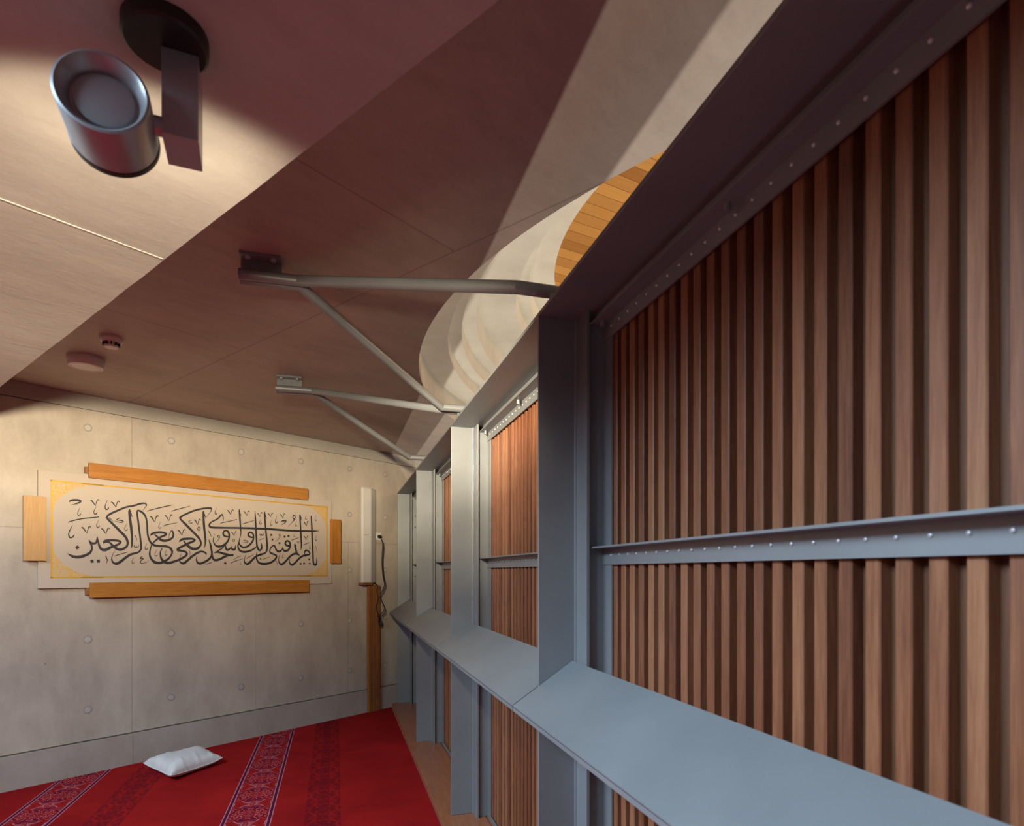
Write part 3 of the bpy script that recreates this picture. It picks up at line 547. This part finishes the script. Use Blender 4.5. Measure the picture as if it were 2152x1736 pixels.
def spline(P):
    out = []
    n = len(P)
    for i in range(n - 1):
        p0, p1, p2, p3 = P[max(i - 1, 0)], P[i], P[i + 1], P[min(i + 2, n - 1)]
        for k in range(5):
            u = k / 5; u2, u3 = u * u, u * u * u
            out.append([.5 * (2 * b + (c - a) * u + (2 * a - 5 * b + 4 * c - d) * u2 + (3 * b - a - 3 * c + d) * u3) for a, b, c, d in zip(p0, p1, p2, p3)])
    out.append(list(P[-1])); return out
mb = MB()
for si, st in enumerate(STROKES):
    P = [(st[i] / 1000, st[i + 1] / 1000, st[i + 2] / 1000) for i in range(0, len(st), 3)]
    Q = spline(P); n = len(Q); L = []; Rr = []
    lev = .0348 + .00002 * (si % 40)
    for i in range(n):
        a, b = Q[max(i - 1, 0)], Q[min(i + 1, n - 1)]
        dx, dz = b[0] - a[0], b[1] - a[1]; l = math.hypot(dx, dz) or 1
        hw = max(.001, Q[i][2]) / 2
        L.append(wp(Q[i][0] - dz / l * hw, lev, Q[i][1] + dx / l * hw)); Rr.append(wp(Q[i][0] + dz / l * hw, lev, Q[i][1] - dx / l * hw))
    mb.add(L + Rr, [(i, n + i, n + i + 1, i + 1) for i in range(n - 1)])
for d in DOTS:
    mb.add([wp(d[i] / 1000, .0356, d[i + 1] / 1000) for i in range(0, 8, 2)], [(0, 1, 2, 3)])
mb.obj('calligraphy', flat('ink', (.030, .028, .032), .6), t)

# ------------------------------------------------------------------ column speaker, its post, socket and cable
t = thing('column_speaker', wp(-.5, .02, 1.386), 'tall slim white column loudspeaker on the concrete wall', 'loudspeaker', rz=WANG)
poly = [(-.53, .03), (-.56, .07), (-.575, .115), (-.555, .122), (-.462, .122), (-.442, .115), (-.345, .055), (-.338, .03)]
pw = [wp(s, n, 0) for s, n in poly]
MB().prism([(p.x, p.y) for p in pw], 1.394, 2.374).obj('body', M['offwhite'], t, bevel=.003)
MB().prism([(p.x, p.y) for p in pw], 2.3745, 2.383).obj('end_cap', M['white'], t); MB().prism([(p.x, p.y) for p in pw], 1.386, 1.3935).obj('end_cap', M['white'], t)
wbox(MB(), -.50, -.37, .0, .03, 1.42, 2.35).obj('back_channel', M['dark'], t)
wbox(MB(), -.541, -.482, .122, .1235, 1.884, 1.890).obj('name_badge', M['grey'], t)
wbox(MB(), -.54, -.42, .012, .10, 1.362, 1.3855).obj('foot_bracket', M['post_wood'], t)
t = thing('timber_wall_post', wp(-.35, .03, 0), 'slim brown timber post with grooves below the white loudspeaker', 'post', rz=WANG)
mb = MB()
sv = [-.435, -.395, -.385, -.345, -.335, -.285]
wbox(mb, -.433, -.283, .017, .040, 0, 1.356)
for a, b in ((-.433, -.392), (-.384, -.342), (-.334, -.283)): wbox(mb, a, b, .040, .056, 0, 1.356)
mb.obj('moulding', M['post_wood'], t, bevel=.003)
t = thing('wall_socket', wp(-.27, 0, 1.885), 'white square power socket on the wall beside the loudspeaker', 'socket', rz=WANG)
wbox(MB(), -.318, -.232, .0, .010, 1.846, 1.930).obj('face_plate', M['white'], t, bevel=.002)
wbox(MB(), -.296, -.254, .010, .013, 1.864, 1.912).obj('socket_insert', M['white'], t, bevel=.001)
t = thing('power_cable', wp(-.27, .013, 1.885), 'black power cable plugged into the socket and looping down beside the timber post', 'cable', rz=WANG)
MB().lathe([(.018, 0), (.019, .018), (.013, .035), (.0, .037)], Matrix.Translation(wp(-.268, .0132, 1.884)) @ Matrix.Rotation(WANG, 4, 'Z') @ Matrix.Rotation(R(90), 4, 'X'), 20).obj('plug', M['black'], t, smooth=True)
C1 = [(-.300, 1.884, .05), (-.275, 1.862, .06), (-.262, 1.80), (-.268, 1.69), (-.272, 1.587), (-.258, 1.46), (-.236, 1.365), (-.262, 1.30), (-.297, 1.24), (-.262, 1.16), (-.236, 1.10), (-.290, 1.035), (-.318, 1.0), (-.285, .93), (-.262, .945), (-.300, 1.01), (-.330, 1.06), (-.345, 1.13), (-.325, 1.21), (-.340, 1.29), (-.335, 1.355), (-.372, 1.378)]
C2 = [(-.300, 1.882, .05), (-.270, 1.855, .06), (-.252, 1.79), (-.256, 1.69), (-.262, 1.587), (-.246, 1.45), (-.222, 1.35), (-.255, 1.28), (-.290, 1.22), (-.240, 1.13), (-.222, 1.06), (-.285, 1.01), (-.322, .985), (-.298, .915), (-.265, .915), (-.300, .985), (-.330, 1.03)]
def cabpts(C):
    P = [(c[0], c[2] if len(c) > 2 else .070, c[1]) for c in C]
    return [wp(*q) for q in spline([p for p in P])]
MB().tube(cabpts(C1), .0042, 8).tube(cabpts(C2), .0042, 8).obj('cord', M['black'], t, smooth=True)

# ------------------------------------------------------------------ spotlight under the lower slab
LA, LP = -.115, -.054
t = thing('spotlight', (-.278, 1.215, ZS), 'grey cylindrical spotlight on a black round base under the ceiling, top left', 'spotlight')
MB().lathe([(0, ZS), (.069, ZS), (.069, ZS - .022), (.064, ZS - .026), (0, ZS - .026)], Matrix.Translation((-.287, 1.198, 0)), 40).obj('ceiling_base', M['black'], t, smooth=True)
ca, sa = math.cos(-LA), math.sin(-LA)
def lamp_tf(cx, cy):
    return lambda x, y, z: (cx + x * ca - y * sa, cy + x * sa + y * ca, z)
MB().box(-.029, .029, -.046, .046, 2.272, ZS - .026, tf=lamp_tf(-.270, 1.2455)).obj('arm', M['grey'], t, bevel=.001)
ax = Vector((math.sin(LA) * math.cos(LP), math.cos(LA) * math.cos(LP), math.sin(LP)))
Cf = Vector((-.3702, 1.1488, 2.2910))
mt = Matrix.Translation(Cf) @ ax.to_track_quat('Z', 'Y').to_matrix().to_4x4()
head = MB().lathe([(.0, .018), (.038, .0185), (.0445, .0205), (.046, .026), (.050, .026), (.061, .003), (.0655, -.0005), (.0695, .001), (.0703, .004), (.0703, .100), (.066, .100)], mt, 64).obj('lamp_head', M['grey'], t, smooth=True)
MB().lathe([(.066, .096), (.068, .0965), (.0715, .1005), (.0715, .111), (.063, .111), (.060, .097)], mt, 64).obj('rim', M['black'], head, smooth=True)
mc = Cf + ax * .05
MB().tube([mc + Vector((.070 * ca, .07 * sa, 0)), mc + Vector((.085 * ca, .085 * sa, 0))], .016, 16).obj('pivot', M['grey'], t, smooth=True)
g = NT('lamp_lens'); g.put(g.b.inputs['Emission Color'], (1, .82, .55, 1)); g.b.inputs['Emission Strength'].default_value = 3
MB().lathe([(.0, .098), (.060, .098)], mt, 40).obj('lens', g.out((.8, .75, .6), .4), head)
le = Cf + ax * .122
# wide, flat wall-washing beam: full straight ahead, weak towards the slab above and the floor
sp = light('spotlight_beam', 'SPOT', le, 1030, (1.0, .85, .60), aim=le + Vector((ax.x, ax.y, -.01)), spot_size=R(150), spot_blend=.3, shadow_soft_size=.04)
sp.data.use_nodes = True
lt = sp.data.node_tree; em = next(q for q in lt.nodes if q.type == 'EMISSION')
def ln(op, a, b=None):
    nd = lt.nodes.new('ShaderNodeMath'); nd.operation = op
    for k, v in enumerate((a, b)):
        if v is None: continue
        if isinstance(v, bpy.types.NodeSocket): lt.links.new(v, nd.inputs[k])
        else: nd.inputs[k].default_value = v
    return nd.outputs[0]
tc = lt.nodes.new('ShaderNodeTexCoord'); sx = lt.nodes.new('ShaderNodeSeparateXYZ'); lt.links.new(tc.outputs['Normal'], sx.inputs[0])
def fcurve(sock, pts):
    mr = lt.nodes.new('ShaderNodeValToRGB'); e = mr.color_ramp.elements
    while len(e) < len(pts): e.new(.5)
    for el, (p, v) in zip(e, pts): el.position = p; el.color = (v, v, v, 1)
    lt.links.new(ln('ADD', ln('MULTIPLY', sock, .5), .5), mr.inputs[0]); return mr.outputs[0]
q_ = lambda deg: .5 + .5 * math.sin(R(deg))
vert = fcurve(sx.outputs[1], [(q_(-40), .03), (q_(-20), .07), (q_(-9), .36), (q_(-2), 1.0), (q_(5.3), .85), (q_(7.5), .2), (q_(13), .058), (q_(20), .024), (q_(40), .004), (q_(70), .0015)])
horiz = fcurve(sx.outputs[0], [(q_(-62), 0), (q_(-45), .8), (q_(-25), 1), (q_(35), 1), (q_(48), .55), (q_(62), 0)])
lt.links.new(ln('MULTIPLY', vert, horiz), em.inputs['Strength'])

# smoke detector and round luminaire on the ceiling
t = thing('smoke_detector', (-1.21, 3.92, ZC), 'small white smoke detector on the brown ceiling', 'smoke detector')
mt = Matrix.Translation((-1.214, 3.923, ZC)) @ Matrix.Rotation(R(180), 4, 'X')
MB().lathe([(.056, 0), (.058, .014), (.052, .024), (.0, .024)], mt, 40).obj('base', M['white'], t, smooth=True)
cap = MB().lathe([(.046, .024), (.044, .030), (.030, .030), (.030, .044), (.036, .046), (.032, .056), (.0, .058)], mt, 40).obj('sensor_cap', M['white'], t, smooth=True)
for k in range(10):
    a = k * 2 * math.pi / 10; p = mt @ Vector((.038 * math.cos(a), .038 * math.sin(a), .0375))
    MB().box(-.006, .006, -.003, .003, -.0075, .0075, tf=lambda x, y, z, p=p, a=a: (p.x + x * math.cos(a) + y * math.sin(a), p.y - x * math.sin(a) + y * math.cos(a), p.z + z)).obj('vent_fin', M['dark'], cap)
t = thing('round_ceiling_unit', (-1.482, 4.345, ZC), 'larger white round disc fitting on the ceiling beside the smoke detector', 'ceiling fitting')
mt = Matrix.Translation((-1.482, 4.345, ZC)) @ Matrix.Rotation(R(180), 4, 'X')
MB().lathe([(.098, 0), (.101, .012), (.094, .050), (.090, .055), (.080, .056)], mt, 48).obj('housing', M['white'], t, smooth=True)
MB().lathe([(.080, .056), (.079, .0535), (.074, .0535), (.072, .0555), (0, .0555)], mt, 48).obj('cover', M['white'], t, smooth=True)

# ------------------------------------------------------------------ cushion on the carpet
t = thing('cushion', (-1.10, 5.18, 0), 'white rectangular cushion lying on the red carpet by the wall', 'cushion', rz=R(-15))
c4 = [Vector((-1.398, 5.204)), Vector((-1.120, 4.815)), Vector((-.845, 5.180)), Vector((-1.062, 5.50))]
NU, NV = 72, 56
def pil(u, v, side):
    uu, vv_ = u * 2 - 1, v * 2 - 1
    pin = lambda a, b: a * (1 - .10 * (1 - abs(b) ** 2.0) * abs(a) ** 2)
    pu, pv = (pin(uu, vv_) + 1) / 2, (pin(vv_, uu) + 1) / 2
    p = (c4[0] * (1 - pu) + c4[1] * pu) * (1 - pv) + (c4[3] * (1 - pu) + c4[2] * pu) * pv
    h = max(0, (1 - uu ** 4) * (1 - vv_ ** 4)) ** .5
    wr = .007 * math.sin(8 * u + 5 * v) * h + .011 * max(0, math.sin(26 * u + 3 * v)) ** 3 * (1 - vv_ * vv_) ** .5 * abs(vv_) ** 1.2 + .009 * max(0, math.sin(22 * v + 2 * u)) ** 3 * abs(uu) ** 1.5 * (1 - uu * uu) ** .5
    zt = .035 + .020 * (abs(uu) ** 4 * abs(vv_) ** 4)
    return (p.x, p.y, max(.003, zt + side * (.082 if side > 0 else .032) * h + (wr if side > 0 else 0)))
mb = MB(); vs = []; fs = []
for side in (1, -1):
    b = len(vs)
    for i in range(NU + 1):
        for j in range(NV + 1): vs.append(pil(i / NU, j / NV, side))
    for i in range(NU):
        for j in range(NV):
            q = (b + i * (NV + 1) + j, b + (i + 1) * (NV + 1) + j, b + (i + 1) * (NV + 1) + j + 1, b + i * (NV + 1) + j + 1)
            fs.append(q if side > 0 else q[::-1])
mb.add(vs, fs)
g = NT('white_cotton'); oc = g.coord()
cot = g.out(g.ramp(g.noise(oc, 6, 4), [(.3, (.66, .65, .66)), (.7, (.74, .73, .74))]), .9, 0, bump=g.noise(oc, 18, 5, .6, .8), bstr=.35, bdist=.012)
mb.obj('cover', cot, t, smooth=True)
ed = [(0, i / 30) for i in range(31)] + [(i / 30, 1) for i in range(1, 31)] + [(1, 1 - i / 30) for i in range(1, 31)] + [(1 - i / 30, 0) for i in range(1, 31)]
MB().tube([pil(a, b, 1) for a, b in ed], .0035, 6).obj('seam_piping', cot, t, smooth=True)
